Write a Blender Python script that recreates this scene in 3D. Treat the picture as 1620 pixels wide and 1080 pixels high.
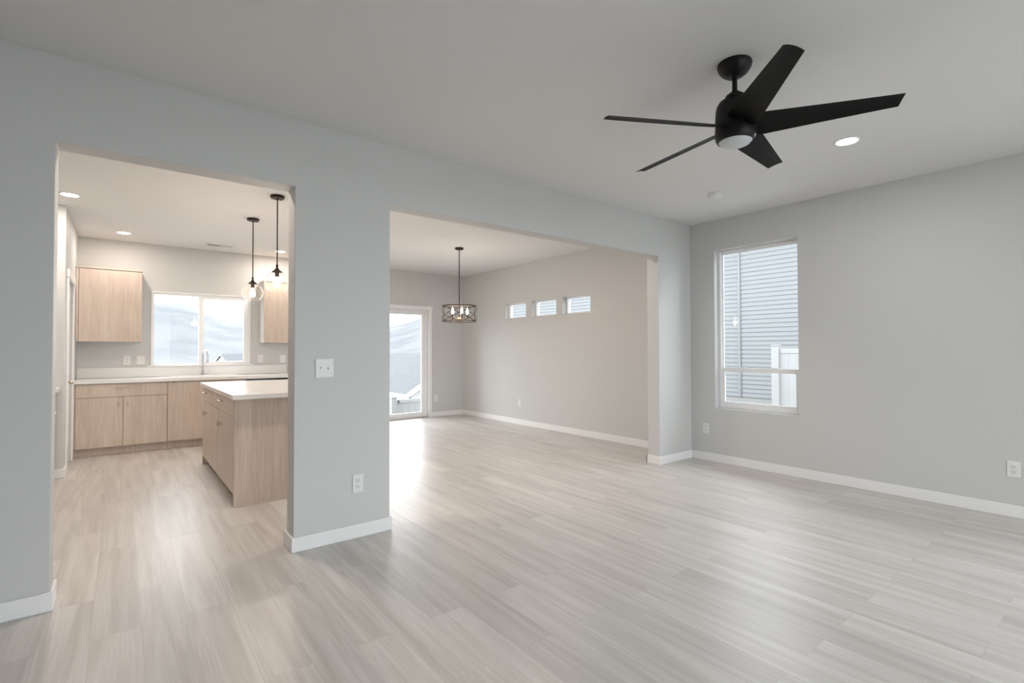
import bpy, bmesh, math, random
from mathutils import Vector, Matrix, noise
for o in list(bpy.data.objects): bpy.data.objects.remove(o, do_unlink=True)
SC = bpy.context.scene
COL = SC.collection
R = math.radians

# ------------------------------------------------------------------ camera
yaw, pit, rol = 0.9052662, 0.0177328, -0.0023247
fw = Vector((math.cos(yaw), math.sin(yaw), 0)); rt = Vector((math.sin(yaw), -math.cos(yaw), 0)); up = Vector((0, 0, 1))
f2 = fw*math.cos(pit) + up*math.sin(pit); u2 = up*math.cos(pit) - fw*math.sin(pit)
r3 = rt*math.cos(rol) + u2*math.sin(rol); u3 = u2*math.cos(rol) - rt*math.sin(rol)
cd = bpy.data.cameras.new('camera'); cam = bpy.data.objects.new('camera', cd); COL.objects.link(cam)
cd.sensor_width = 36; cd.lens = 786.835/1620*36; cd.clip_end = 5000; cd.clip_start = 0.05
cam.matrix_world = Matrix(((r3.x, u3.x, -f2.x, -5.3035), (r3.y, u3.y, -f2.y, -3.3271), (r3.z, u3.z, -f2.z, 1.2659), (0, 0, 0, 1)))
SC.camera = cam

# ------------------------------------------------------------------ sky, exposure
SKY = 4.8
w = bpy.data.worlds.new('overcast_sky'); SC.world = w; w.use_nodes = True
bg = w.node_tree.nodes['Background']; bg.inputs[0].default_value = (0.94, 0.968, 1.0, 1); bg.inputs[1].default_value = SKY
SC.view_settings.view_transform = 'Standard'; SC.view_settings.look = 'None'
SC.view_settings.exposure = 0.58; SC.view_settings.gamma = 1.0; SC.view_settings.use_curve_mapping = False

# ------------------------------------------------------------------ room sizes
CE = 2.74          # ceiling height
T = 0.155          # partition thickness
D = 5.10           # far wall
XA, XB, XC, XD = -5.570, -4.443, -3.799, -0.622   # edges of the two openings
HH = 2.313         # header height
XR = 0.06          # dining right wall
KL = -5.755        # kitchen left wall (pantry)
LX, BY = -9.80, -7.00                              # rest of the living room
BH, BT = 0.092, 0.014                              # baseboard

def portal(name, loc, rot, sx, sy):
    l = bpy.data.lights.new(name, 'AREA'); l.shape = 'RECTANGLE'; l.size = sx; l.size_y = sy; l.cycles.is_portal = True
    o = bpy.data.objects.new(name, l); COL.objects.link(o); o.location = loc; o.rotation_euler = rot
# portals only steer sampling of the sky through the openings
portal('sky_portal', (0.20, -0.75, 1.50), (0, R(90), 0), 1.8, 0.9)
portal('sky_portal', (0.20, -3.95, 1.50), (0, R(90), 0), 1.8, 1.5)
portal('sky_portal', (0.20, -5.85, 1.50), (0, R(90), 0), 1.8, 1.1)
portal('sky_portal', (-3.2, -7.2, 1.30), (R(90), 0, 0), 4.2, 2.4)
portal('sky_portal', (-4.375, 5.30, 1.57), (R(-90), 0, 0), 1.2, 1.05)
portal('sky_portal', (-1.60, 5.30, 1.0), (R(-90), 0, 0), 1.8, 2.05)

# ------------------------------------------------------------------ materials
def mat(name, col=(.8, .8, .8), rough=.5, metal=0, emit=None, es=0, spec=None, trans=0, ior=None):
    m = bpy.data.materials.new(name); m.use_nodes = True; b = m.node_tree.nodes['Principled BSDF']
    b.inputs['Base Color'].default_value = (*col, 1); b.inputs['Roughness'].default_value = rough; b.inputs['Metallic'].default_value = metal
    if spec is not None: b.inputs['Specular IOR Level'].default_value = spec
    if emit: b.inputs['Emission Color'].default_value = (*emit, 1); b.inputs['Emission Strength'].default_value = es
    return m
def N(m, t, **k):
    n = m.node_tree.nodes.new(t)
    for a, b in k.items(): setattr(n, a, b)
    return n
def L(m, a, b): m.node_tree.links.new(a, b)
def bump_noise(m, scale, strength, dist=0.002):
    b = m.node_tree.nodes['Principled BSDF']
    g = N(m, 'ShaderNodeNewGeometry'); n = N(m, 'ShaderNodeTexNoise'); n.inputs['Scale'].default_value = scale; n.inputs['Detail'].default_value = 3
    L(m, g.outputs['Position'], n.inputs['Vector'])
    bp = N(m, 'ShaderNodeBump'); bp.inputs['Strength'].default_value = strength; bp.inputs['Distance'].default_value = dist
    L(m, n.outputs['Fac'], bp.inputs['Height']); L(m, bp.outputs['Normal'], b.inputs['Normal'])
    return m
M = {}
M['wall'] = bump_noise(mat('greige_wall_paint', (.62, .625, .615), .55, spec=.35), 90, .12)
M['ceiling'] = bump_noise(mat('ceiling_paint', (.77, .77, .76), .7, spec=.2), 60, .15)
M['trim'] = mat('white_trim_paint', (.87, .87, .87), .35)
M['vinyl'] = mat('white_vinyl', (.88, .89, .90), .35)
M['plate'] = mat('white_plastic', (.80, .80, .79), .35)
M['slot'] = mat('socket_slot_dark', (.05, .05, .05), .6)
M['black'] = mat('matte_black_metal', (.006, .0055, .0055), .45, spec=.3)
M['blade'] = bump_noise(mat('black_fan_blade', (.003, .003, .003), .5, spec=.16), 40, .05)
M['bronze'] = mat('dark_bronze', (.035, .022, .018), .4, .6)
M['brass'] = mat('aged_brass', (.42, .27, .12), .35, .9)
M['nickel'] = mat('brushed_nickel', (.60, .52, .44), .32, .95)
M['chrome'] = mat('chrome', (.72, .72, .73), .12, 1)
M['counter'] = bump_noise(mat('white_laminate', (.80, .79, .77), .16), 30, .02)
M['sink'] = mat('white_sink', (.84, .83, .82), .2)
M['cabwhite'] = mat('cabinet_side_laminate', (.66, .65, .62), .4)
M['lens'] = mat('opal_lens_off', (.62, .66, .68), .4)
M['canon'] = mat('downlight_lens', (1, 1, 1), .5, emit=(1, .94, .87), es=9)
M['bulb'] = mat('warm_bulb', (1, .9, .8), .5, emit=(1, .72, .47), es=14)
M['bulb2'] = mat('candle_bulb', (1, .9, .8), .5, emit=(1, .74, .55), es=30)
M['range'] = mat('white_enamel', (.82, .83, .84), .25)
M['glassblack'] = mat('black_glass', (.01, .01, .012), .1)
M['concrete'] = bump_noise(mat('pale_concrete', (.2, .2, .195), .8), 12, .3)
M['siding'] = mat('pale_blue_siding', (.155, .165, .17), .6)
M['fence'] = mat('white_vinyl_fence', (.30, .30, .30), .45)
M['shut'] = mat('fascia_white', (.5, .5, .5), .5)

def glass(name, refl=.06, tint=(1, 1, 1)):
    m = bpy.data.materials.new(name); m.use_nodes = True; nt = m.node_tree; nt.nodes.clear()
    out = N(m, 'ShaderNodeOutputMaterial'); mx = N(m, 'ShaderNodeMixShader'); t = N(m, 'ShaderNodeBsdfTransparent'); g = N(m, 'ShaderNodeBsdfGlossy')
    lw = N(m, 'ShaderNodeLayerWeight'); lw.inputs['Blend'].default_value = refl
    g.inputs['Roughness'].default_value = .02; t.inputs['Color'].default_value = (*tint, 1)
    L(m, lw.outputs['Fresnel'], mx.inputs[0]); L(m, t.outputs[0], mx.inputs[1]); L(m, g.outputs[0], mx.inputs[2]); L(m, mx.outputs[0], out.inputs[0])
    return m
M['pane'] = glass('window_glass', .12, (.97, .985, .985))
def globe_glass():
    m = glass('clear_glass_lit_rim', .06, (1, .99, .97)); nt = m.node_tree
    out = next(n for n in nt.nodes if n.type == 'OUTPUT_MATERIAL'); src = out.inputs[0].links[0].from_socket
    mx = N(m, 'ShaderNodeMixShader'); df = N(m, 'ShaderNodeBsdfDiffuse'); df.inputs[0].default_value = (.95, .92, .88, 1); tl = N(m, 'ShaderNodeBsdfTranslucent'); tl.inputs[0].default_value = (.95, .92, .88, 1)
    ad = N(m, 'ShaderNodeMixShader'); ad.inputs[0].default_value = .5; L(m, df.outputs[0], ad.inputs[1]); L(m, tl.outputs[0], ad.inputs[2])
    lw = N(m, 'ShaderNodeLayerWeight'); lw.inputs['Blend'].default_value = .5; pw = N(m, 'ShaderNodeMath', operation='POWER'); pw.inputs[1].default_value = 5
    ma = N(m, 'ShaderNodeMath', operation='MULTIPLY_ADD'); ma.inputs[1].default_value = .30; ma.inputs[2].default_value = .012; ma.use_clamp = True  # white mixed in towards the rim imitates light caught on the glass edges
    L(m, lw.outputs['Facing'], pw.inputs[0]); L(m, pw.outputs[0], ma.inputs[0]); L(m, ma.outputs[0], mx.inputs[0]); L(m, src, mx.inputs[1]); L(m, ad.outputs[0], mx.inputs[2]); L(m, mx.outputs[0], out.inputs[0])
    return m
M['globe'] = globe_glass()

def cabinet_wood():
    m = mat('pale_oak_laminate', (.6, .47, .37), .42); b = m.node_tree.nodes['Principled BSDF']
    g = N(m, 'ShaderNodeNewGeometry'); mp = N(m, 'ShaderNodeMapping'); mp.inputs['Scale'].default_value = (1, 1, .05)
    L(m, g.outputs['Position'], mp.inputs['Vector'])
    n = N(m, 'ShaderNodeTexNoise'); n.inputs['Scale'].default_value = 75; n.inputs['Detail'].default_value = 4; n.inputs['Roughness'].default_value = .6
    L(m, mp.outputs[0], n.inputs['Vector'])
    n2 = N(m, 'ShaderNodeTexNoise'); n2.inputs['Scale'].default_value = 9; n2.inputs['Detail'].default_value = 2
    L(m, mp.outputs[0], n2.inputs['Vector'])
    mx = N(m, 'ShaderNodeMath', operation='MULTIPLY_ADD'); mx.inputs[1].default_value = .65
    m3 = N(m, 'ShaderNodeMath', operation='MULTIPLY'); m3.inputs[1].default_value = .35
    L(m, n2.outputs['Fac'], m3.inputs[0]); L(m, n.outputs['Fac'], mx.inputs[0]); L(m, m3.outputs[0], mx.inputs[2])
    r = N(m, 'ShaderNodeValToRGB'); e = r.color_ramp.elements
    e[0].position = .34; e[0].color = (.52, .42, .345, 1); e[1].position = .66; e[1].color = (.675, .58, .50, 1)
    L(m, mx.outputs[0], r.inputs[0]); L(m, r.outputs[0], b.inputs['Base Color'])
    return m
M['wood'] = cabinet_wood()

def plank_floor():
    m = mat('pale_oak_plank', (.6, .54, .48), .36, spec=.7); nt = m.node_tree; b = nt.nodes['Principled BSDF']
    g = N(m, 'ShaderNodeNewGeometry'); sp = N(m, 'ShaderNodeSeparateXYZ'); L(m, g.outputs['Position'], sp.inputs[0])
    cb = N(m, 'ShaderNodeCombineXYZ'); L(m, sp.outputs['Y'], cb.inputs['X']); L(m, sp.outputs['X'], cb.inputs['Y'])
    br = N(m, 'ShaderNodeTexBrick'); br.offset = .37; br.offset_frequency = 2; br.squash = 1
    br.inputs['Scale'].default_value = 1; br.inputs['Brick Width'].default_value = 1.22; br.inputs['Row Height'].default_value = .180
    br.inputs['Mortar Size'].default_value = .0012; br.inputs['Mortar Smooth'].default_value = .3; br.inputs['Bias'].default_value = 0
    br.inputs['Color1'].default_value = (0, 0, 0, 1); br.inputs['Color2'].default_value = (1, 1, 1, 1); br.inputs['Mortar'].default_value = (.5, .5, .5, 1)
    L(m, cb.outputs[0], br.inputs['Vector'])
    # shift the grain per plank
    off = N(m, 'ShaderNodeVectorMath', operation='MULTIPLY_ADD'); off.inputs[1].default_value = (31.7, 17.3, 5.1)
    L(m, br.outputs['Color'], off.inputs[0]); L(m, cb.outputs[0], off.inputs[2])
    mp = N(m, 'ShaderNodeMapping'); mp.inputs['Scale'].default_value = (.55, 9, 1); L(m, off.outputs[0], mp.inputs['Vector'])
    n1 = N(m, 'ShaderNodeTexNoise'); n1.inputs['Scale'].default_value = 1.6; n1.inputs['Detail'].default_value = 6; n1.inputs['Roughness'].default_value = .55; n1.inputs['Distortion'].default_value = .6
    L(m, mp.outputs[0], n1.inputs['Vector'])
    mp2 = N(m, 'ShaderNodeMapping'); mp2.inputs['Scale'].default_value = (2.2, 90, 1); L(m, off.outputs[0], mp2.inputs['Vector'])
    n2 = N(m, 'ShaderNodeTexNoise'); n2.inputs['Scale'].default_value = 1.5; n2.inputs['Detail'].default_value = 4; L(m, mp2.outputs[0], n2.inputs['Vector'])
    r1 = N(m, 'ShaderNodeValToRGB'); e = r1.color_ramp.elements
    e[0].position = .30; e[0].color = (.48, .45, .425, 1); e[1].position = .64; e[1].color = (.63, .605, .58, 1)
    L(m, n1.outputs['Fac'], r1.inputs[0])
    r2 = N(m, 'ShaderNodeMapRange'); r2.inputs['From Min'].default_value = .3; r2.inputs['From Max'].default_value = .7; r2.inputs['To Min'].default_value = .93; r2.inputs['To Max'].default_value = 1.06
    L(m, n2.outputs['Fac'], r2.inputs['Value'])
    r3_ = N(m, 'ShaderNodeMapRange'); r3_.inputs['To Min'].default_value = .93; r3_.inputs['To Max'].default_value = 1.07; L(m, br.outputs['Color'], r3_.inputs['Value'])
    mm = N(m, 'ShaderNodeMath', operation='MULTIPLY'); L(m, r2.outputs[0], mm.inputs[0]); L(m, r3_.outputs[0], mm.inputs[1])
    seam = N(m, 'ShaderNodeMapRange'); seam.inputs['To Min'].default_value = 1; seam.inputs['To Max'].default_value = .8; L(m, br.outputs['Fac'], seam.inputs['Value'])
    m4 = N(m, 'ShaderNodeMath', operation='MULTIPLY'); L(m, mm.outputs[0], m4.inputs[0]); L(m, seam.outputs[0], m4.inputs[1])
    vm = N(m, 'ShaderNodeVectorMath', operation='SCALE'); L(m, r1.outputs[0], vm.inputs[0]); L(m, m4.outputs[0], vm.inputs['Scale'])
    L(m, vm.outputs[0], b.inputs['Base Color'])
    rr = N(m, 'ShaderNodeMapRange'); rr.inputs['To Min'].default_value = .30; rr.inputs['To Max'].default_value = .42; L(m, n2.outputs['Fac'], rr.inputs['Value']); L(m, rr.outputs[0], b.inputs['Roughness'])
    bp = N(m, 'ShaderNodeBump'); bp.inputs['Strength'].default_value = .12; bp.inputs['Distance'].default_value = .002
    L(m, n2.outputs['Fac'], bp.inputs['Height']); L(m, bp.outputs[0], b.inputs['Normal'])
    return m
M['floor'] = plank_floor()

def noisy(name, c1, c2, scale, rough=.8, stretch=(1, 1, 1), lo=.35, hi=.65):
    m = mat(name, c1, rough); b = m.node_tree.nodes['Principled BSDF']
    g = N(m, 'ShaderNodeNewGeometry'); mp = N(m, 'ShaderNodeMapping'); mp.inputs['Scale'].default_value = stretch; L(m, g.outputs['Position'], mp.inputs[0])
    n = N(m, 'ShaderNodeTexNoise'); n.inputs['Scale'].default_value = scale; n.inputs['Detail'].default_value = 6; L(m, mp.outputs[0], n.inputs['Vector'])
    r = N(m, 'ShaderNodeValToRGB'); e = r.color_ramp.elements; e[0].position = lo; e[1].position = hi; e[0].color = (*c1, 1); e[1].color = (*c2, 1)
    L(m, n.outputs['Fac'], r.inputs[0]); L(m, r.outputs[0], b.inputs['Base Color']); return m
M['hills'] = noisy('snow_dusted_hills', (.055, .060, .068), (.088, .091, .098), .02, .9, (1, 1, 3), .36, .66)
M['shingle_dark'] = noisy('dark_shingles', (.035, .04, .046), (.05, .055, .062), 3, .85)
M['yard'] = noisy('snowy_yard', (.26, .26, .25), (.34, .345, .35), .8, .9)
M['shingle'] = noisy('blue_grey_shingles', (.062, .066, .071), (.076, .081, .086), 3, .85, (1, 1, 6))

# ------------------------------------------------------------------ mesh helpers
def bm_box(bm, x0, x1, y0, y1, z0, z1, bev=0, seg=2):
    b2 = bmesh.new() if bev else bm
    vs = [b2.verts.new((x, y, z)) for x in (min(x0, x1), max(x0, x1)) for y in (min(y0, y1), max(y0, y1)) for z in (min(z0, z1), max(z0, z1))]
    for f in ((0, 1, 3, 2), (4, 6, 7, 5), (0, 4, 5, 1), (2, 3, 7, 6), (0, 2, 6, 4), (1, 5, 7, 3)): b2.faces.new([vs[i] for i in f])
    if bev:
        bmesh.ops.bevel(b2, geom=list(b2.edges), offset=bev, segments=seg, profile=.5, affect='EDGES')
        merge(bm, b2)
def merge(bm, b2, mtx=None):
    if mtx is not None: b2.transform(mtx)
    me = bpy.data.meshes.new('tmp'); b2.to_mesh(me); b2.free(); bm.from_mesh(me); bpy.data.meshes.remove(me)
def bm_cyl(bm, p0, p1, r0, r1=None, seg=24):
    p0 = Vector(p0); p1 = Vector(p1); d = p1 - p0; r1 = r0 if r1 is None else r1
    bmesh.ops.create_cone(bm, cap_ends=True, segments=seg, radius1=r0, radius2=r1, depth=d.length,
        matrix=Matrix.Translation((p0+p1)/2) @ d.to_track_quat('Z', 'Y').to_matrix().to_4x4())
def bm_lathe(bm, prof, c=(0, 0, 0), seg=48, cap=False):
    rings = []
    for r, z in prof:
        if r < 1e-5: rings.append([bm.verts.new((c[0], c[1], c[2]+z))])
        else: rings.append([bm.verts.new((c[0]+r*math.cos(2*math.pi*i/seg), c[1]+r*math.sin(2*math.pi*i/seg), c[2]+z)) for i in range(seg)])
    for a, b in zip(rings, rings[1:]):
        for i in range(seg):
            j = (i+1) % seg
            if len(a) == 1 and len(b) == 1: continue
            if len(a) == 1: bm.faces.new((a[0], b[j], b[i]))
            elif len(b) == 1: bm.faces.new((a[i], a[j], b[0]))
            else: bm.faces.new((a[i], a[j], b[j], b[i]))
def bm_tube(bm, pts, r, seg=10, closed=False):
    pts = [Vector(p) for p in pts]; n = len(pts); rings = []; prev = None
    for i, p in enumerate(pts):
        if closed: t = pts[(i+1) % n] - pts[i-1]
        else: t = pts[min(i+1, n-1)] - pts[max(i-1, 0)]
        t.normalize()
        a = prev if prev is not None else (Vector((0, 0, 1)) if abs(t.z) < .9 else Vector((1, 0, 0)))
        a = (a - t*a.dot(t)).normalized(); b = t.cross(a); prev = a
        rr = r[i] if isinstance(r, (list, tuple)) else r
        rings.append([bm.verts.new(p + a*rr*math.cos(2*math.pi*k/seg) + b*rr*math.sin(2*math.pi*k/seg)) for k in range(seg)])
    m = n if closed else n-1
    for i in range(m):
        A = rings[i]; B = rings[(i+1) % n]
        for k in range(seg): bm.faces.new((A[k], A[(k+1) % seg], B[(k+1) % seg], B[k]))
    if not closed: bm.faces.new(rings[0][::-1]); bm.faces.new(rings[-1])
def obj(name, bm, m, parent=None, smooth=False, loc=None):
    bmesh.ops.recalc_face_normals(bm, faces=bm.faces)
    me = bpy.data.meshes.new(name); 
    if smooth:
        for f in bm.faces: f.smooth = True
        for e in bm.edges:
            if len(e.link_faces) == 2 and e.calc_face_angle(0) > R(35): e.smooth = False
    bm.to_mesh(me); bm.free()
    me.materials.append(M[m] if isinstance(m, str) else m)
    o = bpy.data.objects.new(name, me); COL.objects.link(o)
    if parent: o.parent = parent
    if loc: o.location = loc
    return o
def box(name, x0, x1, y0, y1, z0, z1, m, parent=None, bev=0):
    bm = bmesh.new(); bm_box(bm, x0, x1, y0, y1, z0, z1, bev); return obj(name, bm, m, parent)
def tag(o, label, cat, group=None):
    o['label'] = label; o['category'] = cat
    if group: o['group'] = group
    return o
def thing(name, label, cat, loc=(0, 0, 0), group=None, rz=0):
    o = bpy.data.objects.new(name, None); COL.objects.link(o); o.location = loc; o.rotation_euler.z = rz; o.empty_display_size = .1
    return tag(o, label, cat, group)
def struct(o): o['kind'] = 'structure'; return o
def sthing(name, loc=(0, 0, 0)):
    o = bpy.data.objects.new(name, None); COL.objects.link(o); o.location = loc; o.empty_display_size = .1; return struct(o)
def dup(root, loc, label, rz=None, group=None):
    r = root.copy(); COL.objects.link(r); r.location = loc; r['label'] = label
    if rz is not None: r.rotation_euler.z = rz
    if group: r['group'] = group
    for ch in list(root.children):
        c = ch.copy(); COL.objects.link(c); c.parent = r
        for g in list(ch.children):
            d = g.copy(); COL.objects.link(d); d.parent = c
    return r

def wall(name, axis, p0, p1, u0, u1, holes=(), z0=0, z1=CE, m='wall', bevel=0):
    """solid wall with openings; axis = normal axis, p0..p1 its thickness, u the other horizontal axis"""
    us = sorted({u0, u1, *[h[0] for h in holes], *[h[1] for h in holes]}); zs = sorted({z0, z1, *[h[2] for h in holes], *[h[3] for h in holes]})
    us = [u for u in us if u0 <= u <= u1]; zs = [z for z in zs if z0 <= z <= z1]
    def solid(i, j):
        if i < 0 or j < 0 or i >= len(us)-1 or j >= len(zs)-1: return False
        uc = (us[i]+us[i+1])/2; zc = (zs[j]+zs[j+1])/2
        return not any(h[0] < uc < h[1] and h[2] < zc < h[3] for h in holes)
    bm = bmesh.new(); V = {}
    def v(u, p, z):
        k = (round(u, 5), round(p, 5), round(z, 5))
        if k not in V: V[k] = bm.verts.new((p, u, z) if axis == 'x' else (u, p, z))
        return V[k]
    for i in range(len(us)-1):
        for j in range(len(zs)-1):
            if not solid(i, j): continue
            a, b, c, d = us[i], us[i+1], zs[j], zs[j+1]
            for p in (p0, p1): bm.faces.new((v(a, p, c), v(b, p, c), v(b, p, d), v(a, p, d)))
            if not solid(i-1, j): bm.faces.new((v(a, p0, c), v(a, p1, c), v(a, p1, d), v(a, p0, d)))
            if not solid(i+1, j): bm.faces.new((v(b, p0, c), v(b, p1, c), v(b, p1, d), v(b, p0, d)))
            if not solid(i, j-1): bm.faces.new((v(a, p0, c), v(a, p1, c), v(b, p1, c), v(b, p0, c)))
            if not solid(i, j+1): bm.faces.new((v(a, p0, d), v(a, p1, d), v(b, p1, d), v(b, p0, d)))
    o = struct(obj(name, bm, m))
    if bevel:
        md = o.modifiers.new('bullnose', 'BEVEL'); md.width = bevel; md.segments = 3; md.limit_method = 'ANGLE'; md.angle_limit = R(60)
        for f in o.data.polygons: f.use_smooth = False
    return o

# ------------------------------------------------------------------ room shell
struct(box('floor', LX-.15, XR+.2, BY-.15, D+.2, -.12, 0, 'floor'))
struct(box('ceiling', LX-.15, XR+.2, BY-.15, D+.2, CE, CE+.15, 'ceiling'))
wall('wall_center', 'y', 0, T, LX-.05, .05, [(XA, XB, -1, HH), (XC, XD, -1, HH)], z0=-.05, z1=CE+.05, bevel=.0035)
WIN = (-1.192, -.304, .607, 2.395)
RW = [WIN, (-4.70, -3.20, .607, 2.395), (-6.40, -5.30, .607, 2.395)]
wall('wall_right', 'x', 0, .16, BY, T, RW)
TR = [(3.120, 3.694, 1.82, 2.09), (2.378, 2.974, 1.82, 2.09), (1.655, 2.236, 1.82, 2.09)]
wall('wall_dining_right', 'x', XR, XR+.16, T, D, TR)
KW = (-4.970, -3.780, 1.068, 2.078)
SD = (-2.50, -.710, .0, 2.030)
wall('wall_far', 'y', D, D+.16, -6.5, XR+.16, [KW, SD])
wall('wall_kitchen_left', 'x', KL-.12, KL, 3.38, D+.05, [(3.66, 4.37, -1, 2.04)], z0=-.05, z1=CE+.05, bevel=.0035)
wall('wall_pantry_side', 'y', 3.38, 3.50, -6.50, KL-.12)
wall('wall_kitchen_alcove', 'x', -6.62, -6.50, T, D)
wall('wall_left', 'x', LX-.12, LX, BY, T)
wall('wall_back', 'y', BY-.16, BY, LX-.12, .16, [(-5.30, -1.10, .10, 2.50)])

# baseboards
def base(name, segs, H=BH):
    bm = bmesh.new()
    for (x0, x1, y0, y1) in segs: bm_box(bm, x0, x1, y0, y1, 0, H, .003, 1)
    return struct(obj(name, bm, 'trim'))
t = BT
base('baseboard_center', [(LX, XA+t, -t, 0), (XA, XA+t, 0, T+t), (XB-t, XC+t, -t, 0), (XB-t, XB, 0, T+t), (XC, XC+t, 0, T+t),
     (XB-t, XC+t, T, T+t), (XD-t, -.0, -t, 0), (XD-t, XD, 0, T+t), (XD-t, XR, T, T+t)])
base('baseboard_right', [(-t, 0, BY+t, -t)])
base('baseboard_dining', [(XR-t, XR, T+t, D)])
base('baseboard_far', [(-.640, XR-t, D-t, D), (-3.25, -2.57, D-t, D)])
base('baseboard_kitchen', [(-6.48, KL+t, 3.38-t, 3.38), (KL, KL+t, 3.38, 3.58)])
base('baseboard_left', [(LX, LX+t, BY, -t)])

# ------------------------------------------------------------------ windows
def ring(bm, axis, p0, p1, u0, u1, z0, z1, wl, wr=None, wt=None, wb=None, bev=.002):
    wr = wl if wr is None else wr; wt = wl if wt is None else wt; wb = wl if wb is None else wb
    for a, b, c, d in ((u0, u0+wl, z0, z1), (u1-wr, u1, z0, z1), (u0+wl, u1-wr, z1-wt, z1), (u0+wl, u1-wr, z0, z0+wb)):
        if axis == 'x': bm_box(bm, p0, p1, a, b, c, d, bev, 1)
        else: bm_box(bm, a, b, p0, p1, c, d, bev, 1)
def pane(name, axis, p, u0, u1, z0, z1, parent):
    if axis == 'x': return box(name, p, p+.004, u0, u1, z0, z1, 'pane', parent)
    return box(name, u0, u1, p, p+.004, z0, z1, 'pane', parent)
def single_hung(name, y0, y1, z0, z1, zm):
    o = sthing(name)
    bm = bmesh.new(); ring(bm, 'x', .085, .150, y0, y1, z0, z1, .028, wb=.032); obj('window_frame', bm, 'vinyl', o)
    s = bmesh.new(); ring(s, 'x', .118, .140, y0+.026, y1-.026, zm-.01, z1-.026, .016, wb=.03); so = obj('upper_sash', s, 'vinyl', o)
    pane('pane', 'x', .127, y0+.042, y1-.042, zm+.02, z1-.042, so)
    s = bmesh.new(); ring(s, 'x', .092, .116, y0+.026, y1-.026, z0+.030, zm+.028, .038, wt=.045, wb=.045)
    for yy in (y0+.28, y1-.28): bm_box(s, .088, .105, yy-.03, yy+.03, zm+.026, zm+.036, .002, 1)
    so = obj('lower_sash', s, 'vinyl', o)
    pane('pane', 'x', .102, y0+.062, y1-.062, z0+.073, zm-.016, so)
    return o
single_hung('window_1', *WIN, 1.035)
single_hung('window_2', *RW[1], 1.035)  # unseen window, added to let more daylight into the room
single_hung('window_3', *RW[2], 1.035)  # another unseen window added for extra daylight
for i, (y0, y1, z0, z1) in enumerate(TR):
    o = sthing('window_%d' % (4+i))
    bm = bmesh.new(); ring(bm, 'x', XR+.085, XR+.15, y0, y1, z0, z1, .026, wr=.026); obj('window_frame', bm, 'vinyl', o)
    pane('pane', 'x', XR+.12, y0+.024, y1-.024, z0+.024, z1-.024, o)
# kitchen slider
o = sthing('window_7'); x0, x1, z0, z1 = KW
bm = bmesh.new(); ring(bm, 'y', D+.004, D+.075, x0, x1, z0, z1, .016, wt=.03, wb=.014); bm_box(bm, -4.428, -4.400, D+.006, D+.075, z0+.012, z1-.028, .002, 1); obj('window_frame', bm, 'vinyl', o)
pane('pane', 'y', D+.05, x0+.014, -4.415, z0+.012, z1-.028, o)
s = bmesh.new(); ring(s, 'y', D+.010, D+.045, -4.402, x1-.016, z0+.013, z1-.031, .036, wr=.054, wt=.026, wb=.03); so = obj('sliding_sash', s, 'vinyl', o)
pane('pane', 'y', D+.03, -4.368, x1-.068, z0+.041, z1-.055, so)
bm = bmesh.new(); ring(bm, 'y', D-.010, D, x0-.018, x1+.018, z0-.0, z1+.016, .020, wt=.018, wb=.001); struct(obj('trim_1', bm, 'trim'))
bm = bmesh.new(); bm_box(bm, x0-.060, x1+.060, D-.030, D+.004, z0-.018, z0, .003, 2); struct(obj('trim_2', bm, 'trim'))
# unseen picture window added to the back wall, sized to light the room
o = sthing('window_8'); bm = bmesh.new(); ring(bm, 'y', BY-.13, BY-.06, -5.3, -1.1, .10, 2.50, .05)
for xx in (-3.9, -2.5): bm_box(bm, xx-.03, xx+.03, BY-.13, BY-.06, .14, 2.46, .002, 1)
obj('window_frame', bm, 'vinyl', o); pane('pane', 'y', BY-.10, -5.26, -1.14, .14, 2.46, o)

# sliding glass door, dining
o = sthing('door_1'); x0, x1, z0, z1 = SD
bm = bmesh.new(); ring(bm, 'y', D+.05, D+.155, x0, x1, .0, z1, .025, wt=.03, wb=.028); obj('door_frame', bm, 'vinyl', o)
s = bmesh.new(); ring(s, 'y', D+.100, D+.135, -1.62, x1-.026, .030, z1-.031, .065, wb=.07, wt=.058); so = obj('sliding_panel', s, 'vinyl', o)
pane('pane', 'y', D+.115, -1.56, x1-.088, .098, z1-.087, so)
s = bmesh.new(); ring(s, 'y', D+.062, D+.095, x0+.026, -1.56, .030, z1-.031, .065, wb=.07, wt=.058); so = obj('fixed_panel', s, 'vinyl', o)
pane('pane', 'y', D+.078, x0+.088, -1.62, .098, z1-.087, so)
s = bmesh.new(); bm_box(s, x0+.01, x1-.01, D+.004, D+.05, .0, .022, .003, 1); obj('threshold', s, mat('grey_threshold', (.45, .43, .40), .5), o)
bm = bmesh.new(); bm_box(bm, x1, x1+.070, D-.016, D, 0, z1, .003, 1); bm_box(bm, x0-.070, x0, D-.016, D, 0, z1, .003, 1)
bm_box(bm, x0-.078, x1+.078, D-.018, D, z1, z1+.062, .003, 1); bm_box(bm, x0-.086, x1+.086, D-.024, D, z1+.062, z1+.074, .002, 1)
struct(obj('trim_3', bm, 'trim'))
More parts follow.
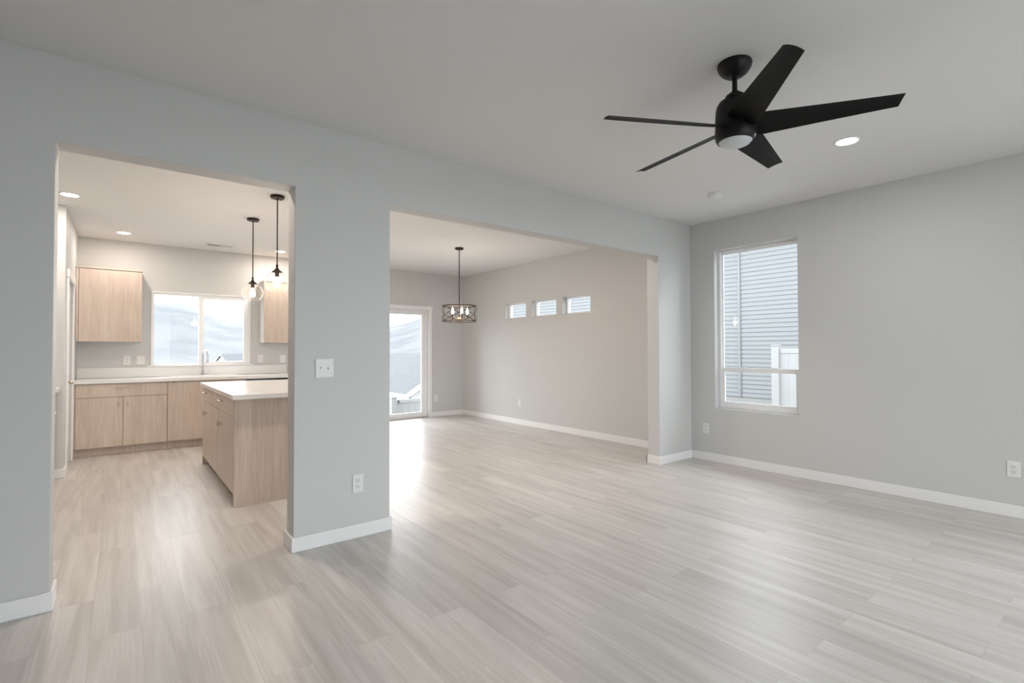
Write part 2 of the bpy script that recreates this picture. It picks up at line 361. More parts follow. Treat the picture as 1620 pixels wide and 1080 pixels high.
# pantry door
o = sthing('door_2')
bm = bmesh.new(); ys, ye = 3.665, 4.365
bm_box(bm, KL-.055, KL-.020, ys, ye, .010, 2.035, .002, 1); sl = obj('door_slab', bm, 'trim', o)
bm = bmesh.new()
for a, b in ((.20, .92), (1.05, 1.88)): ring(bm, 'x', KL-.022, KL-.014, ys+.11, ye-.11, a, b, .018)
obj('panel_moulding', bm, 'trim', sl)
bm = bmesh.new(); bm_cyl(bm, (KL-.024, 3.735, .94), (KL+.03, 3.735, .94), .012); 
bmesh.ops.create_uvsphere(bm, u_segments=20, v_segments=12, radius=.027, matrix=Matrix.Translation((KL+.035, 3.735, .94)) @ Matrix.Scale(.75, 4, (1, 0, 0)))
bm_cyl(bm, (KL-.022, 3.735, .94), (KL-.012, 3.735, .94), .032); obj('door_knob', bm, 'nickel', sl, True)
bm = bmesh.new(); bm_box(bm, KL, KL+.016, 3.590, 3.660, 0, 2.04, .003, 1); bm_box(bm, KL, KL+.016, 4.370, 4.440, 0, 2.04, .003, 1)
bm_box(bm, KL, KL+.020, 3.578, 4.452, 2.04, 2.125, .003, 1); struct(obj('trim_4', bm, 'trim'))

# ------------------------------------------------------------------ kitchen cabinets
FY = D - .61       # face of base cabinets
def bar_pull(parent, c, axis, half, out, m='nickel', name='handle', r=.006):
    """bar standing off a face: c centre on the face, axis of the bar, out = direction off the face"""
    c = Vector(c); a = Vector(axis); o_ = Vector(out); bm = bmesh.new()
    bm_cyl(bm, c + o_*.028 - a*half, c + o_*.028 + a*half, r, seg=14)
    for s in ((-1, 1) if half > .04 else (0,)): bm_cyl(bm, c + a*half*.72*s, c + a*half*.72*s + o_*.028, r*.85, seg=12)
    return obj(name, bm, m, parent, True)
# wall-side cabinet with a wide drawer over two doors
c = thing('base_cabinet', 'pale oak base cabinet left of the sink, wide drawer over two doors', 'cabinet', (-5.30, FY+.3, 0))
def lb(name, parent, x0, x1, y0, y1, z0, z1, m='wood', bev=.0015):   # box given in world metres, parented to a thing
    q = parent; L0 = Vector((0, 0, 0))
    while q: L0 = L0 + q.location; q = q.parent
    bm = bmesh.new(); bm_box(bm, x0-L0.x, x1-L0.x, y0-L0.y, y1-L0.y, z0-L0.z, z1-L0.z, bev, 1); return obj(name, bm, m, parent)
lb('carcass', c, -5.752, -4.832, FY+.019, D-.002, .10, .872)
lb('toe_kick', c, -5.752, -4.832, FY+.075, FY+.095, 0, .10)
d = lb('drawer_front', c, -5.728, -4.834, FY, FY+.018, .708, .866)
bar_pull(d, Vector((-5.282, FY, .828))-c.location, (1, 0, 0), .078, (0, -1, 0))
for x0, x1, px in ((-5.728, -5.284, -5.323), (-5.280, -4.834, -5.240)):
    d = lb('door', c, x0, x1, FY, FY+.018, .102, .703)
    bar_pull(d, Vector((px, FY, .622))-c.location, (0, 0, 1), .02, (0, -1, 0), name='knob')
lb('filler_strip', c, -5.752, -5.731, FY+.004, FY+.019, .102, .866)
c = thing('sink_cabinet', 'pale oak sink base cabinet with tall doors under the kitchen window', 'cabinet', (-4.37, FY+.3, 0))
lb('carcass', c, -4.829, -3.914, FY+.019, D-.002, .10, .72)
lb('toe_kick', c, -4.829, -3.914, FY+.075, FY+.095, 0, .10)
for x0, x1 in ((-4.829, -4.373), (-4.369, -3.914)):
    d = lb('door', c, x0, x1, FY, FY+.018, .102, .866)
    bar_pull(d, Vector((-4.41 if x0 < -4.5 else -4.33, FY, .79))-c.location, (0, 0, 1), .02, (0, -1, 0), name='knob')
c = thing('dishwasher', 'dishwasher with black control strip under the counter behind the island', 'dishwasher', (-3.61, FY+.3, 0))
lb('body', c, -3.908, -3.312, FY+.03, D-.05, .10, .868, 'cabwhite')
lb('door', c, -3.906, -3.314, FY-.005, FY+.028, .10, .835, 'range', .004)
lb('control_strip', c, -3.906, -3.314, FY-.004, FY+.028, .838, .868, 'glassblack', .002)
lb('toe_kick', c, -3.906, -3.314, FY+.08, FY+.10, 0, .098, 'glassblack')
# counter with backsplash
c = thing('countertop', 'long white countertop with the sink, below the kitchen window', 'countertop', (-4.5, D-.3, .875))
SX0, SX1, SY0, SY1 = -4.79, -4.01, FY+.075, D-.115
L0 = c.location; bm = bmesh.new()
for a, b, e, f_ in ((-5.753, SX0+.02, FY-.03, D-.001), (SX1-.02, -3.25, FY-.03, D-.001), (SX0+.02, SX1-.02, FY-.03, SY0+.02), (SX0+.02, SX1-.02, SY1-.02, D-.001)):
    bm_box(bm, a-L0.x, b-L0.x, e-L0.y, f_-L0.y, 0, .040)
obj('slab', bm, 'counter', c)
bs = lb('backsplash', None, -5.753, -3.25, D-.020, D-.001, .9165, 1.048, 'counter', .002)
tag(bs, 'white laminate backsplash strip along the wall behind the kitchen sink', 'backsplash')
# sink
c = thing('sink', 'white drop-in sink set in the countertop under the kitchen window', 'sink', ((SX0+SX1)/2, (SY0+SY1)/2, .915))
w2, d2 = (SX1-SX0)/2, (SY1-SY0)/2
bm = bmesh.new(); ix, iy, th = w2-.035, d2-.04, .006
V = lambda x, y, z: bm.verts.new((x, y, z))
def loop(x, y, z): return [V(-x, -y, z), V(x, -y, z), V(x, y, z), V(-x, y, z)]
lo = [loop(w2, d2, .0005), loop(w2-.004, d2-.004, .009), loop(ix, iy, .009), loop(ix-.004, iy-.004, .004), loop(ix-.012, iy-.012, -.17), loop(ix-.03, iy-.03, -.185)]
for a, b in zip(lo, lo[1:]):
    for k in range(4): bm.faces.new((a[k], a[(k+1) % 4], b[(k+1) % 4], b[k]))
bm.faces.new(lo[-1]); obj('basin', bm, 'sink', c)
bm = bmesh.new(); bm_lathe(bm, [(0, -.182), (.03, -.182), (.042, -.1835), (.044, -.1848)], (0, 0, 0), 24); obj('drain', bm, 'chrome', c, True)
# faucet
c = thing('faucet', 'chrome gooseneck pull-down faucet behind the sink with side lever', 'faucet', (-4.385, D-.075, .915))
bm = bmesh.new(); bm_lathe(bm, [(0, 0), (.027, 0), (.027, .006), (.022, .010), (.018, .05), (.016, .075), (0, .075)], seg=32); obj('base', bm, 'chrome', c, True)
bm = bmesh.new(); pts = [(0, 0, .07), (0, 0, .20), (0, 0, .30)]
dx, dy = .36, -.93
for k in range(1, 13):
    a = math.pi*k/12*1.0; rr = .062; s = rr - rr*math.cos(a); pts.append((s*dx, s*dy, .30 + rr*math.sin(a)))
pts.append((.124*dx, .124*dy, .285)); bm_tube(bm, pts, .0115, 14); obj('spout', bm, 'chrome', c, True)
bm = bmesh.new(); bm_lathe(bm, [(0, .19), (.0175, .19), (.0185, .20), (.014, .262), (.0125, .30), (0, .30)], (.124*dx, .124*dy, 0), 24); obj('spray_head', bm, 'chrome', c, True)
bm = bmesh.new(); bm_tube(bm, [(.015, 0, .048), (.045, 0, .05), (.075, -.004, .058), (.11, -.01, .075)], [.010, .008, .006, .005], 12); obj('lever', bm, 'chrome', c, True)
# upper cabinets
UY = D - .33
def upper(label, x0, x1, doors, pulls, filler=None):
    c = thing('upper_cabinet', label, 'cabinet', ((x0+x1)/2, UY+.16, 1.39), 'wall cabinets beside the kitchen window')
    lb('carcass', c, x0, x1, UY+.018, D-.001, 1.390, 2.300, 'cabwhite')
    lb('top_panel', c, x0-.000, x1+.004, UY-.004, D-.001, 2.301, 2.319, 'wood')
    for (a, b), p in zip(doors, pulls):
        d = lb('door', c, a, b, UY, UY+.017, 1.388, 2.292)
        bar_pull(d, Vector((p, UY, 1.462))-c.location, (0, 0, 1), .02, (0, -1, 0), name='knob')
    if filler: lb('filler_strip', c, filler[0], filler[1], UY+.003, UY+.018, 1.39, 2.30)
    return c
upper('pale oak wall cabinet in the left corner, left of the kitchen window', KL+.003, -5.098, [(-5.722, -5.100)], [-5.140], (KL+.003, -5.726))
upper('pale oak wall cabinet right of the kitchen window, behind the glass pendants', -3.645, -2.745, [(-3.643, -3.197), (-3.193, -2.747)], [-3.605, -3.155])

# island
c = thing('kitchen_island', 'pale oak kitchen island with drawers over doors, between pantry and dining', 'kitchen island', (-4.16, 2.22, 0))
IX0, IX1, IY0, IY1 = -4.582, -3.740, 1.236, 3.205
lb('carcass', c, IX0+.020, IX1-.004, IY0+.021, IY1-.021, .10, .873)
lb('toe_kick', c, IX0+.085, IX0+.105, IY0+.021, IY1-.021, 0, .10)
lb('end_panel', c, IX0, IX1, IY0, IY0+.019, 0, .873)
lb('end_panel', c, IX0, IX1, IY1-.019, IY1, 0, .873)
lb('back_panel', c, IX1-.003, IX1+.012, IY0, IY1, 0, .873)
for y0, y1, m_ in ((IY0+.022, 2.468, 1.862), (2.472, IY1-.022, 2.862)):
    d = lb('drawer_front', c, IX0, IX0+.018, y0, y1, .722, .866)
    hy = 1.85 if y0 < 2 else 2.89
    bar_pull(d, Vector((IX0, hy, .818))-c.location, (0, 1, 0), .07, (-1, 0, 0), r=.0055)
    for a, b, p in ((y0, m_-.002, m_-.045), (m_+.002, y1, m_+.045)):
        d = lb('door', c, IX0, IX0+.018, a, b, .102, .717)
        bar_pull(d, Vector((IX0, p, .608))-c.location, (0, 0, 1), .022, (-1, 0, 0), name='knob', r=.0055)
c = thing('island_countertop', 'white countertop slab lying on the kitchen island', 'countertop', (-4.16, 2.22, .874))
lb('slab', c, IX0-.022, IX1+.30, 1.165, IY1+.035, .874, .914, 'counter', .002)

# left run: drawers cabinet, counter, range in the alcove
c = thing('base_cabinet', 'pale oak drawer cabinet beside the white range at the far left', 'cabinet', (-6.1, 2.8, 0))
CX = -5.815
lb('carcass', c, -6.49, CX-.019, 2.22, 3.362, .10, .872)
lb('toe_kick', c, CX-.095, CX-.075, 2.22, 3.362, 0, .10)
for z0, z1 in ((.708, .866), (.41, .703), (.102, .405)):
    d = lb('drawer_front', c, CX-.018, CX, 2.222, 3.360, z0, z1)
    bar_pull(d, Vector((CX, 2.80, z1-.05))-c.location, (0, 1, 0), .08, (1, 0, 0))
c = thing('countertop', 'short white countertop between the range and the pantry wall', 'countertop', (-6.1, 2.8, .873))
lb('slab', c, -6.498, CX+.035, 2.215, 3.377, .874, .914, 'counter', .002)
c = thing('range', 'white kitchen range glimpsed past the left edge of the opening', 'range', (-6.1, 1.83, 0))
lb('body', c, -6.48, -5.79, 1.452, 2.208, .03, .905, 'range', .004)
lb('cooktop', c, -6.46, -5.80, 1.46, 2.20, .906, .914, 'glassblack', .002)
d = lb('oven_door', c, -5.789, -5.755, 1.458, 2.202, .20, .80, 'range', .006)
lb('oven_window', d, -5.756, -5.751, 1.58, 2.08, .35, .66, 'glassblack')
bar_pull(d, Vector((-5.755, 1.83, .765))-c.location, (0, 1, 0), .33, (1, 0, 0), 'range', r=.011)
for yy in (1.53, 1.63, 2.03, 2.13):
    bm = bmesh.new(); p = Vector((-5.789, yy, .855))-c.location; bm_cyl(bm, p, p+Vector((.03, 0, 0)), .02, .017); obj('knob', bm, 'glassblack', c, True)
lb('storage_drawer', c, -5.789, -5.760, 1.458, 2.202, .04, .19, 'range', .004)

# ------------------------------------------------------------------ ceiling fixtures
def area_light(parent, loc, size, power, col, rot=(0, 0, 0), spread=None):
    l = bpy.data.lights.new('lamp_light', 'AREA'); l.shape = 'DISK'; l.size = size; l.energy = power; l.color = col
    if spread: l.spread = spread
    o = bpy.data.objects.new('lamp_light', l); COL.objects.link(o); o.location = loc; o.rotation_euler = rot; o.parent = parent
def point_light(parent, loc, rad, power, col):
    l = bpy.data.lights.new('lamp_light', 'POINT'); l.shadow_soft_size = rad; l.energy = power; l.color = col
    o = bpy.data.objects.new('lamp_light', l); COL.objects.link(o); o.location = loc; o.parent = parent
KIT = (1, .87, .77); NEU = (1, .98, .96)
r0 = thing('recessed_light', 'lit round recessed light in the ceiling right of the fan', 'ceiling light', (-1.282, -2.045, CE), 'recessed ceiling lights')
bm = bmesh.new(); bm_lathe(bm, [(.064, -.0005), (.078, -.0005), (.078, -.004), (.074, -.007), (.066, -.006), (.064, -.0005)], seg=40); obj('trim_ring', bm, 'trim', r0, True)
bm = bmesh.new(); bm_lathe(bm, [(0, -.004), (.0655, -.004), (.0655, -.001), (0, -.001)], seg=40); obj('lens', bm, 'canon', r0)
cans = [((-5.700, 2.90), 'lit recessed light in the kitchen ceiling at the left edge of the opening', KIT, 9),
        ((-5.294, 4.504), 'lit recessed light in the kitchen ceiling above the left wall cabinet', KIT, 5),
        ((-3.461, 4.57), 'lit recessed light in the kitchen ceiling seen past the nearer pendant rod', KIT, 8),
        ((-4.38, -4.60), 'added unseen recessed light in the living room ceiling near the added picture window', NEU, 5),  # fill lamp added out of view behind the camera
        ((-4.60, .62), 'added unseen recessed light in the kitchen ceiling between the opening and the island', KIT, 12),  # hidden lamp added to brighten the island end panel
        ((-1.60, .85), 'added unseen recessed light in the dining ceiling just behind the wide opening, right end', KIT, 7),  # hidden lamp added to brighten the right dining wall
        ((-2.90, .75), 'added unseen recessed light in the dining ceiling just behind the wide opening, left end', KIT, 6)]  # second hidden lamp added to brighten the dining area
area_light(r0, (0, 0, -.012), .12, 6, NEU)
for (x, y), lab, colr, pw in cans:
    r = dup(r0, (x, y, CE), lab)
    for ch in list(r.children):
        if ch.type == 'LIGHT': bpy.data.objects.remove(ch)
    area_light(r, (0, 0, -.012), .12, pw, colr)

s = thing('smoke_detector', 'round white smoke detector on the ceiling near the right wall corner', 'smoke detector', (-.893, -.832, CE))
bm = bmesh.new(); bm_lathe(bm, [(0, -.001), (.068, -.001), (.068, -.010), (.062, -.014)], seg=40); bm_lathe(bm, [(.062, -.010), (.062, -.024), (.055, -.034), (.03, -.038), (0, -.038)], seg=40); obj('body', bm, 'plate', s, True)
bm = bmesh.new(); bm_lathe(bm, [(0, -.0375), (.012, -.0375), (.012, -.041), (0, -.041)], seg=20); obj('button', bm, 'plate', s, True)

v_ = thing('ceiling_vent', 'narrow slotted air register in the kitchen ceiling near the window', 'vent', (-4.23, 4.645, CE))
bm = bmesh.new()
for a, b, c_, d_ in ((-.17, .17, -.065, -.045), (-.17, .17, .045, .065), (-.17, -.15, -.045, .045), (.15, .17, -.045, .045)): bm_box(bm, a, b, c_, d_, -.008, -.0005, .001, 1)
obj('frame', bm, 'plate', v_)
bm = bmesh.new(); bm_box(bm, -.15, .15, -.045, .045, -.0015, -.0005); obj('backing', bm, 'slot', v_)
bm = bmesh.new()
for i in range(24):
    x = -.144 + i*.0125; b2 = bmesh.new(); bm_box(b2, -.0006, .0006, -.045, .045, -.005, .005)
    merge(bm, b2, Matrix.Translation((x, 0, -.0065)) @ Matrix.Rotation(R(40 if i < 12 else -40), 4, 'Y'))
obj('slats', bm, 'plate', v_)

# pendants
def pendant():
    p = thing('pendant_light', 'clear glass globe pendant over the far half of the island', 'pendant light', (-4.161, 2.804, CE), 'glass pendants over the island')
    bm = bmesh.new(); bm_lathe(bm, [(0, -.0005), (.062, -.0005), (.062, -.020), (.058, -.025), (.012, -.026), (.010, -.034), (0, -.034)], seg=40)
    cn = obj('canopy', bm, 'bronze', p, True)
    for a in (0, 180):
        bm = bmesh.new(); bm_cyl(bm, (.042*math.cos(R(a+30)), .042*math.sin(R(a+30)), -.025), (.042*math.cos(R(a+30)), .042*math.sin(R(a+30)), -.032), .006, seg=12)
        obj('screw', bm, 'bronze', cn, True)
    bm = bmesh.new(); bm_cyl(bm, (0, 0, -.03), (0, 0, -.69), .0055, seg=12); obj('rod', bm, 'bronze', p, True)
    bm = bmesh.new(); bm_lathe(bm, [(0, -.655), (.010, -.656), (.012, -.668), (.008, -.676), (.011, -.690), (.024, -.705), (.047, -.724), (.047, -.729), (.018, -.731), (.018, -.775), (0, -.775)], seg=36); obj('socket', bm, 'bronze', p, True)
    bm = bmesh.new(); pr = [(.044, -.730), (.060, -.745), (.085, -.768), (.103, -.800), (.110, -.828), (.106, -.852), (.090, -.882), (.070, -.908)]
    bm_lathe(bm, pr, seg=48); obj('globe', bm, 'globe', p, True)
    bm = bmesh.new(); bm_lathe(bm, [(0, -.77), (.013, -.772), (.016, -.79), (.029, -.822), (.031, -.842), (.024, -.864), (.010, -.874), (0, -.875)], seg=24); obj('bulb', bm, 'bulb', p, True)
    point_light(p, (0, 0, -.93), .05, 5, (1, .83, .69))
    return p
p0 = pendant()
dup(p0, (-4.148, 1.758, CE), 'clear glass globe pendant over the near half of the island')

# chandelier
ch = thing('chandelier', 'black metal drum cage chandelier with candle bulbs in the dining area', 'chandelier', (-1.496, 2.748, CE))
bm = bmesh.new(); bm_lathe(bm, [(0, -.0005), (.062, -.0005), (.062, -.018), (.055, -.026), (0, -.026)], seg=36); obj('canopy', bm, 'bronze', ch, True)
bm = bmesh.new(); bm_cyl(bm, (0, 0, -.02), (0, 0, -1.03), .0065, seg=12); obj('rod', bm, 'bronze', ch, True)
ZT, ZB, RD = -.838, -1.056, .245
bm = bmesh.new()
for z in (ZT, ZB): bm_tube(bm, [(RD*math.cos(2*math.pi*i/64), RD*math.sin(2*math.pi*i/64), z) for i in range(64)], .0055, 8, True)
view = math.atan2(-3.327-2.748, -5.3035+1.496)
for k in range(3):
    a0 = view + R(60+120*k); bm_cyl(bm, (RD*math.cos(a0), RD*math.sin(a0), ZB), (RD*math.cos(a0), RD*math.sin(a0), ZT), .0055, seg=10)
    for s_ in (0, 1):
        pts = []
        for i in range(25):
            u = i/24; a = a0 + R(120)*u; z = ZB + (ZT-ZB)*(u if s_ else 1-u); pts.append((RD*math.cos(a), RD*math.sin(a), z))
        bm_tube(bm, pts, .0045, 8)
for k in range(3):
    a0 = view + R(60+120*k); bm_cyl(bm, (0, 0, ZT), (RD*math.cos(a0), RD*math.sin(a0), ZT), .004, seg=8)
obj('drum_frame', bm, 'bronze', ch, True)
bm = bmesh.new(); bm_lathe(bm, [(0, -1.048), (.012, -1.048), (.045, -1.035), (.052, -1.026), (.050, -1.020), (.02, -1.012), (.012, -1.0), (0, -1.0)], seg=32); obj('hub', bm, 'brass', ch, True)
for k in range(5):
    a = view + R(18+72*k); q = Vector((.115*math.cos(a), .115*math.sin(a), 0))
    bm = bmesh.new(); bm_tube(bm, [(q.x*.1, q.y*.1, -1.022), (q.x*.6, q.y*.6, -1.026), (q.x*.95, q.y*.95, -1.02), (q.x, q.y, -1.0)], .005, 8)
    bm_lathe(bm, [(0, -1.004), (.018, -1.0), (.012, -.992), (.0115, -.955), (0, -.955)], q, 20); ar = obj('arm', bm, 'bronze', ch, True)
    bm = bmesh.new(); bm_lathe(bm, [(0, -.956), (.009, -.954), (.016, -.930), (.0165, -.915), (.010, -.885), (.003, -.866), (0, -.864)], q, 18); obj('bulb', bm, 'bulb2', ar, True)
point_light(ch, (0, 0, -.90), .12, 6, (1, .88, .76))

# ceiling fan
fn = thing('ceiling_fan', 'black five-blade ceiling fan with an unlit white light lens', 'ceiling fan', (-2.83, -2.04, CE))
bm = bmesh.new(); bm_lathe(bm, [(0, -.0005), (.082, -.0005), (.084, -.008), (.079, -.028), (.064, -.050), (.044, -.065), (.024, -.072), (0, -.073)], seg=48); obj('canopy', bm, 'black', fn, True)
bm = bmesh.new(); bm_cyl(bm, (0, 0, -.07), (0, 0, -.185), .0125, seg=20); obj('downrod', bm, 'black', fn, True)
bm = bmesh.new(); prof = [(0, -.150), (.024, -.150), (.030, -.158), (.044, -.166), (.047, -.172), (.046, -.180), (.057, -.186), (.076, -.199), (.089, -.220), (.094, -.250), (.0965, -.30), (.0965, -.334), (.095, -.336), (.095, -.340), (.0975, -.342), (.0975, -.368), (.0945, -.388), (.088, -.402), (.082, -.406), (.080, -.400), (0, -.400)]
bm_lathe(bm, prof, seg=64); obj('motor_housing', bm, 'black', fn, True)
bm = bmesh.new(); bm_lathe(bm, [(.0795, -.399), (.0795, -.405), (.070, -.416), (.048, -.426), (.025, -.430), (0, -.431)], seg=48); obj('light_lens', bm, 'lens', fn, True)
ZBL = -.333
def blade_bm():
    bm = bmesh.new(); n = 22; m = 8; rows = []
    for i in range(n+1):
        u = i/n; r = .085 + (.695-.085)*u
        hw = (.078 - .036*u) if u > .06 else .066+.010*u/.06
        tw = R(22 - 7*min(1, u*1.1)); droop = -.006*u
        top = []; bot = []
        for j in range(m+1):
            s = -1 + 2*j/m; y = s*hw; x = r
            if u > .97: x -= .002*abs(s)**3
            x += .005*u*s                                   # slightly raked tip
            camber = .006*(1-s*s)
            # s=+1 is the axis-90deg side, which rises
            z = ZBL + droop + y*math.sin(tw) + camber
            top.append(bm.verts.new((x, -y*math.cos(tw), z+.0028*(1-.7*s*s)))); bot.append(bm.verts.new((x, -y*math.cos(tw), z-.0028*(1-.7*s*s))))
        rows.append((top, bot))
    for (a, b), (c_, d_) in zip(rows, rows[1:]):
        for j in range(m):
            bm.faces.new((a[j], a[j+1], c_[j+1], c_[j])); bm.faces.new((b[j], d_[j], d_[j+1], b[j+1]))
        bm.faces.new((a[0], c_[0], d_[0], b[0])); bm.faces.new((a[m], b[m], d_[m], c_[m]))
    for k in (0, -1):
        a, b = rows[k]
        for j in range(m): bm.faces.new((a[j], b[j], b[j+1], a[j+1]))
    return bm
b0 = obj('blade', blade_bm(), 'blade', fn, True)
for k in range(5):
    b = b0 if k == 0 else b0.copy()
    if k: COL.objects.link(b)
    b.rotation_euler.z = R(8.6 + 72*k)

# ------------------------------------------------------------------ outlets and switches (local: plate in XZ facing -Y)
def outlet(label, loc, rz, group='wall outlets'):
    o = thing('wall_outlet', label, 'outlet', loc, group, rz)
    bm = bmesh.new(); bm_box(bm, -.0375, .0375, -.006, -.0003, -.061, .061, .003, 2); obj('cover_plate', bm, 'plate', o)
    for z in (.020, -.020):
        bm = bmesh.new(); bm_box(bm, -.0165, .0165, -.0085, -.005, z-.0145, z+.0145, .0025, 2); rc = obj('receptacle', bm, 'plate', o)
        bm = bmesh.new(); bm_box(bm, -.0075, -.0055, -.0092, -.008, z-.002, z+.008); bm_box(bm, .0055, .0075, -.0092, -.008, z-.002, z+.008)
        bm_cyl(bm, (0, -.008, z-.007), (0, -.0092, z-.007), .0028, seg=12); obj('slots', bm, 'slot', rc)
    return o
o0 = outlet('white double outlet low on the pillar between the two openings', (-4.030, 0, .364), 0)
for lab, loc, rz in (('white outlet on the right wall between the corner and the tall window', (0, -.187, .365), R(-90)),
                     ('white outlet low on the right wall at the right edge of the photo', (0, -2.699, .361), R(-90)),
                     ('white outlet low on the long dining room wall below the small windows', (XR, 3.299, .368), R(-90)),
                     ('white outlet low on the far wall beside the sliding glass door', (-.55, D, .347), 0),
                     ('white outlet above the backsplash, left one of the pair left of the kitchen window', (-5.248, D, 1.146), 0),
                     ('white outlet above the backsplash just right of the kitchen window', (-3.619, D, 1.146), 0)):
    dup(o0, loc, lab, rz)
def switch(label, loc, rz, n, w):
    o = thing('light_switch', label, 'light switch', loc, None, rz)
    bm = bmesh.new(); bm_box(bm, -w/2, w/2, -.006, -.0003, -.061, .061, .003, 2); obj('cover_plate', bm, 'plate', o)
    for k in range(n):
        x = (k-(n-1)/2)*.046; bm = bmesh.new(); bm_box(bm, x-.0055, x+.0055, -.0072, -.005, -.013, .013, .001, 1)
        b2 = bmesh.new(); bm_box(b2, -.0035, .0035, -.012, 0, -.005, .005, .0015, 1); merge(bm, b2, Matrix.Translation((x, -.005, 0)) @ Matrix.Rotation(R(28 if k else -28), 4, 'X'))
        obj('toggle', bm, 'plate', o)
    return o
switch('white double toggle switch on the pillar between the two openings', (-4.256, 0, 1.152), 0, 2, .117)
switch('white switch plate next to the outlet left of the kitchen window', (-5.098, D, 1.146), 0, 2, .090)
switch('white switch plate under the right wall cabinet, nearest the pillar edge', (-3.300, D, 1.146), 0, 2, .090)

# ------------------------------------------------------------------ outside
GZ = -.55
struct(box('ground', -60, 40, -40, D+6.0, GZ-.5, GZ, 'yard'))

# valley and hills as one height field around the house
def ridge(az):      # elevation (tangent) of the skyline for a compass angle measured from +x
    tab = [(-180, .02), (40, .02), (55, .08), (62.3, .0637), (64, .0534), (65.4, .047), (70, .044), (80.3, .0505), (81.6, .0522), (83.5, .0627), (84.6, .0737), (85.5, .081), (87.4, .079), (95, .06), (180, .02)]
    for (a, b), (c_, d_) in zip(tab, tab[1:]):
        if a <= az <= c_:
            u = (az-a)/(c_-a); return b+(d_-b)*u
    return .02
bm = bmesh.new(); cx, cy = -5.3, -3.3; rows = []
radii = [30, 45, 65, 90, 130, 180, 240, 310, 390, 470, 550, 640, 730, 820, 900, 980, 1080]
azs = [20 + i*.5 for i in range(261)]
for r in radii:
    row = []
    for a in azs:
        u = max(0, min(1, (r-300)/600)); valley = -1.2 - 26*max(0, min(1, (r-20)/260))
        top = 1.27 + ridge(a)*900
        h = valley + (top-valley)*(u**1.35) if r <= 900 else top - (r-900)*.25
        p = (cx + r*math.cos(R(a)), cy + r*math.sin(R(a)))
        h += noise.noise(Vector((p[0]*.012, p[1]*.012, 0)))*(.6 + 12*u*(1-u)*1.6) + noise.noise(Vector((p[0]*.05, p[1]*.05, 3)))*(.3+2.2*u*(1-u)*4*.5)
        row.append(bm.verts.new((*p, h)))
    rows.append(row)
for a, b in zip(rows, rows[1:]):
    for i in range(len(azs)-1): bm.faces.new((a[i], a[i+1], b[i+1], b[i]))
struct(obj('hills', bm, 'hills', None, True))

# neighbour's sided wall beyond the right window
nb = thing('neighbor_house', 'pale blue lap-sided neighbouring house seen through the tall right window', 'house', (6.3, 0, GZ))
bm = bmesh.new(); y0, y1 = -9, 11.8; z = .70; prof = []
k = 0; zz = .155
lap = .1016
pts = []
while zz < 4.15:
    pts += [(6.300, zz), (6.3135, zz+lap)]; zz += lap
vs = [(bm.verts.new((x-6.3, y0, z_-GZ)), bm.verts.new((x-6.3, y1, z_-GZ))) for x, z_ in pts]
for a, b in zip(vs, vs[1:]): bm.faces.new((a[0], b[0], b[1], a[1]))
e = [bm.verts.new((.35, yy, z_)) for z_ in (pts[0][1]-GZ, pts[-1][1]-GZ) for yy in (y0, y1)]
bm.faces.new((vs[0][0], vs[0][1], e[1], e[0])); bm.faces.new((vs[-1][0], vs[-1][1], e[3], e[2])); bm.faces.new((e[0], e[1], e[3], e[2]))
obj('siding', bm, 'siding', nb)
bm = bmesh.new(); bm_box(bm, .02, .34, y0, y1, 0, .155-GZ-.002); obj('foundation', bm, 'concrete', nb)
bm = bmesh.new(); bm_box(bm, -.022, .012, 2.625, 2.690, .155-GZ, 4.15-GZ, .002, 1); obj('trim_board', bm, 'siding', nb)
bm = bmesh.new(); bm_box(bm, -.45, .3, y0-.3, y1+.3, 4.24-GZ, 4.42-GZ, .01, 1); obj('eave', bm, 'shut', nb)

# vinyl fence on the lot line
fc = thing('vinyl_fence', 'white vinyl privacy fence outside the tall right window', 'fence', (4.1, .84, GZ))
H = 1.30-GZ
def fence_run(parent, step, n, H, first_bay):
    """posts every step metres along local +X, one panel per bay"""
    for i in range(n+1):
        bm = bmesh.new(); bm_box(bm, i*step-.063, i*step+.063, -.063, .063, 0, H+.03, .004, 1); q = obj('fence_post', bm, 'fence', parent)
        bm = bmesh.new(); bm_box(bm, i*step-.072, i*step+.072, -.072, .072, H+.031, H+.05, .004, 1); obj('post_cap', bm, 'fence', q)
    for i in range(n):
        a = i*step
        for z in (.06, H-.10): bm = bmesh.new(); bm_box(bm, a+.065, a+step-.065, -.02, .02, z, z+.08, .003, 1); obj('rail', bm, 'fence', parent)
        bm = bmesh.new(); k = 15; wd = (step-.13)/k
        for j in range(k): bm_box(bm, a+.066+j*wd, a+.064+(j+1)*wd, -.011, .011, .141, H-.101)
        for z in (.3, H-.25): bm_box(bm, a+.066, a+step-.066, -.006, .006, z, z+.05)
        obj('fence_panel', bm, 'fence', parent)
fc.rotation_euler.z = R(-90)
fence_run(fc, 2.4, 3, H, 0)

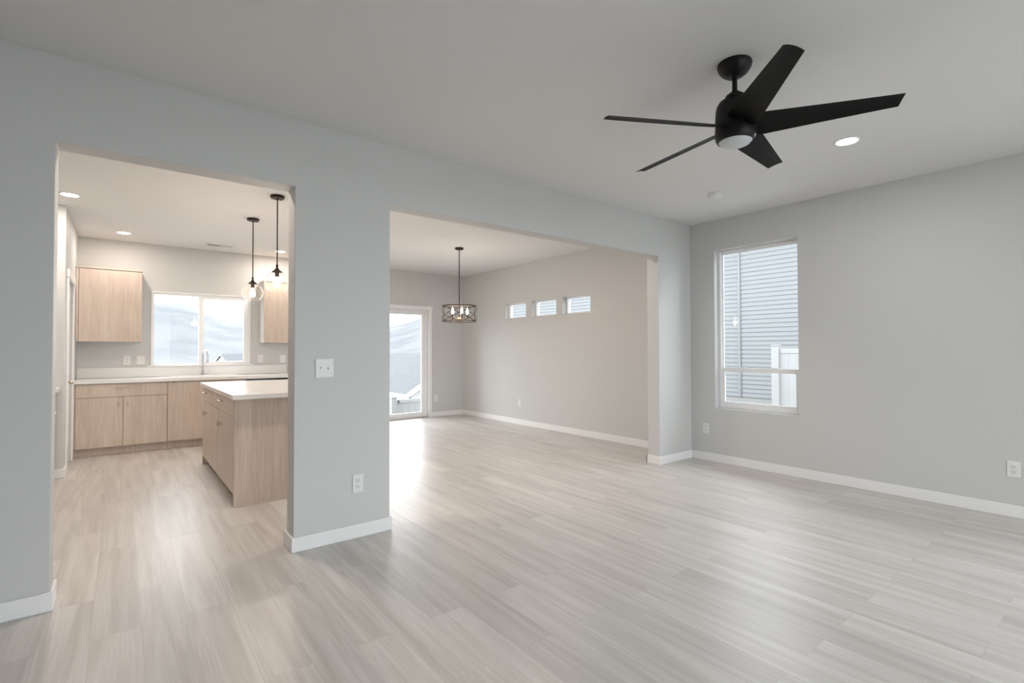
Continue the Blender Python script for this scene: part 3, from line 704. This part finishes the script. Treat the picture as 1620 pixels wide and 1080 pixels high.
# back yard drop, fence, gabled house, far roofs
struct(box('ground_back', -60, 40, D+6.0, 32, -4.2, -3.2, 'yard'))
fb = thing('vinyl_fence', 'white vinyl yard fence with a gate latch beyond the sliding glass door', 'fence', (-.6, 6.9, -2.0))
H = .20+2.0
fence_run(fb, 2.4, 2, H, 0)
bm = bmesh.new(); bm_box(bm, .110, .128, -.045, -.021, H-.09, H-.03, .002, 1); bm_cyl(bm, (.119, -.05, H-.075), (.119, -.02, H-.075), .012, seg=12); obj('gate_latch', bm, 'slot', fb)

def gable_house(name, label, x0, x1, y0, y1, ze, zr, zg, wallm, roofm='shingle'):
    o = thing(name, label, 'house', ((x0+x1)/2, (y0+y1)/2, zg)); c = Vector(o.location); xm = (x0+x1)/2
    bm = bmesh.new(); i = .15; sl = (zr-ze)/(xm-x0)
    def prism(bm, pts, ya, yb):
        A = [bm.verts.new((x-c.x, ya-c.y, z-c.z)) for x, z in pts]; B = [bm.verts.new((x-c.x, yb-c.y, z-c.z)) for x, z in pts]; n = len(pts)
        bm.faces.new(A); bm.faces.new(B[::-1])
        for k in range(n): bm.faces.new((A[k], B[k], B[(k+1) % n], A[(k+1) % n]))
    prism(bm, [(x0+i*2, zg), (x1-i*2, zg), (x1-i*2, ze+i*2*sl-.14), (xm, zr-.14), (x0+i*2, ze+i*2*sl-.14)], y0+.2, y1-.2); obj('wall', bm, wallm, o)
    bm = bmesh.new(); prism(bm, [(x0, ze), (xm, zr), (x1, ze), (x1, ze-.05), (xm, zr-.06), (x0, ze-.05)], y0+.03, y1-.03); obj('roof', bm, roofm, o)
    bm = bmesh.new()
    for ya, yb in ((y0, y0+.028), (y1-.028, y1)): prism(bm, [(x0-.01, ze+.012), (xm, zr+.012), (x1+.01, ze+.012), (x1+.01, ze-.16), (xm, zr-.17), (x0-.01, ze-.16)], ya, yb)
    bm_box(bm, x0-.03-c.x, x0+.0-c.x, y0-c.y, y1-c.y, ze-.17-c.z, ze+.02-c.z); bm_box(bm, x1-c.x, x1+.03-c.x, y0-c.y, y1-c.y, ze-.17-c.z, ze+.02-c.z)
    obj('fascia', bm, 'shut', o)
    return o
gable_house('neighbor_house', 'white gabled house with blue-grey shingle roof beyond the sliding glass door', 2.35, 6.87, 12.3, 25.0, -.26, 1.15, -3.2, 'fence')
fh = gable_house('neighbor_house', 'small far-off house roof low in the right pane of the kitchen window', 4.3, 12.3, 65.2, 72.8, .03, .90, -6.0, 'shut', 'shingle_dark')
fh.rotation_euler.z = R(90)
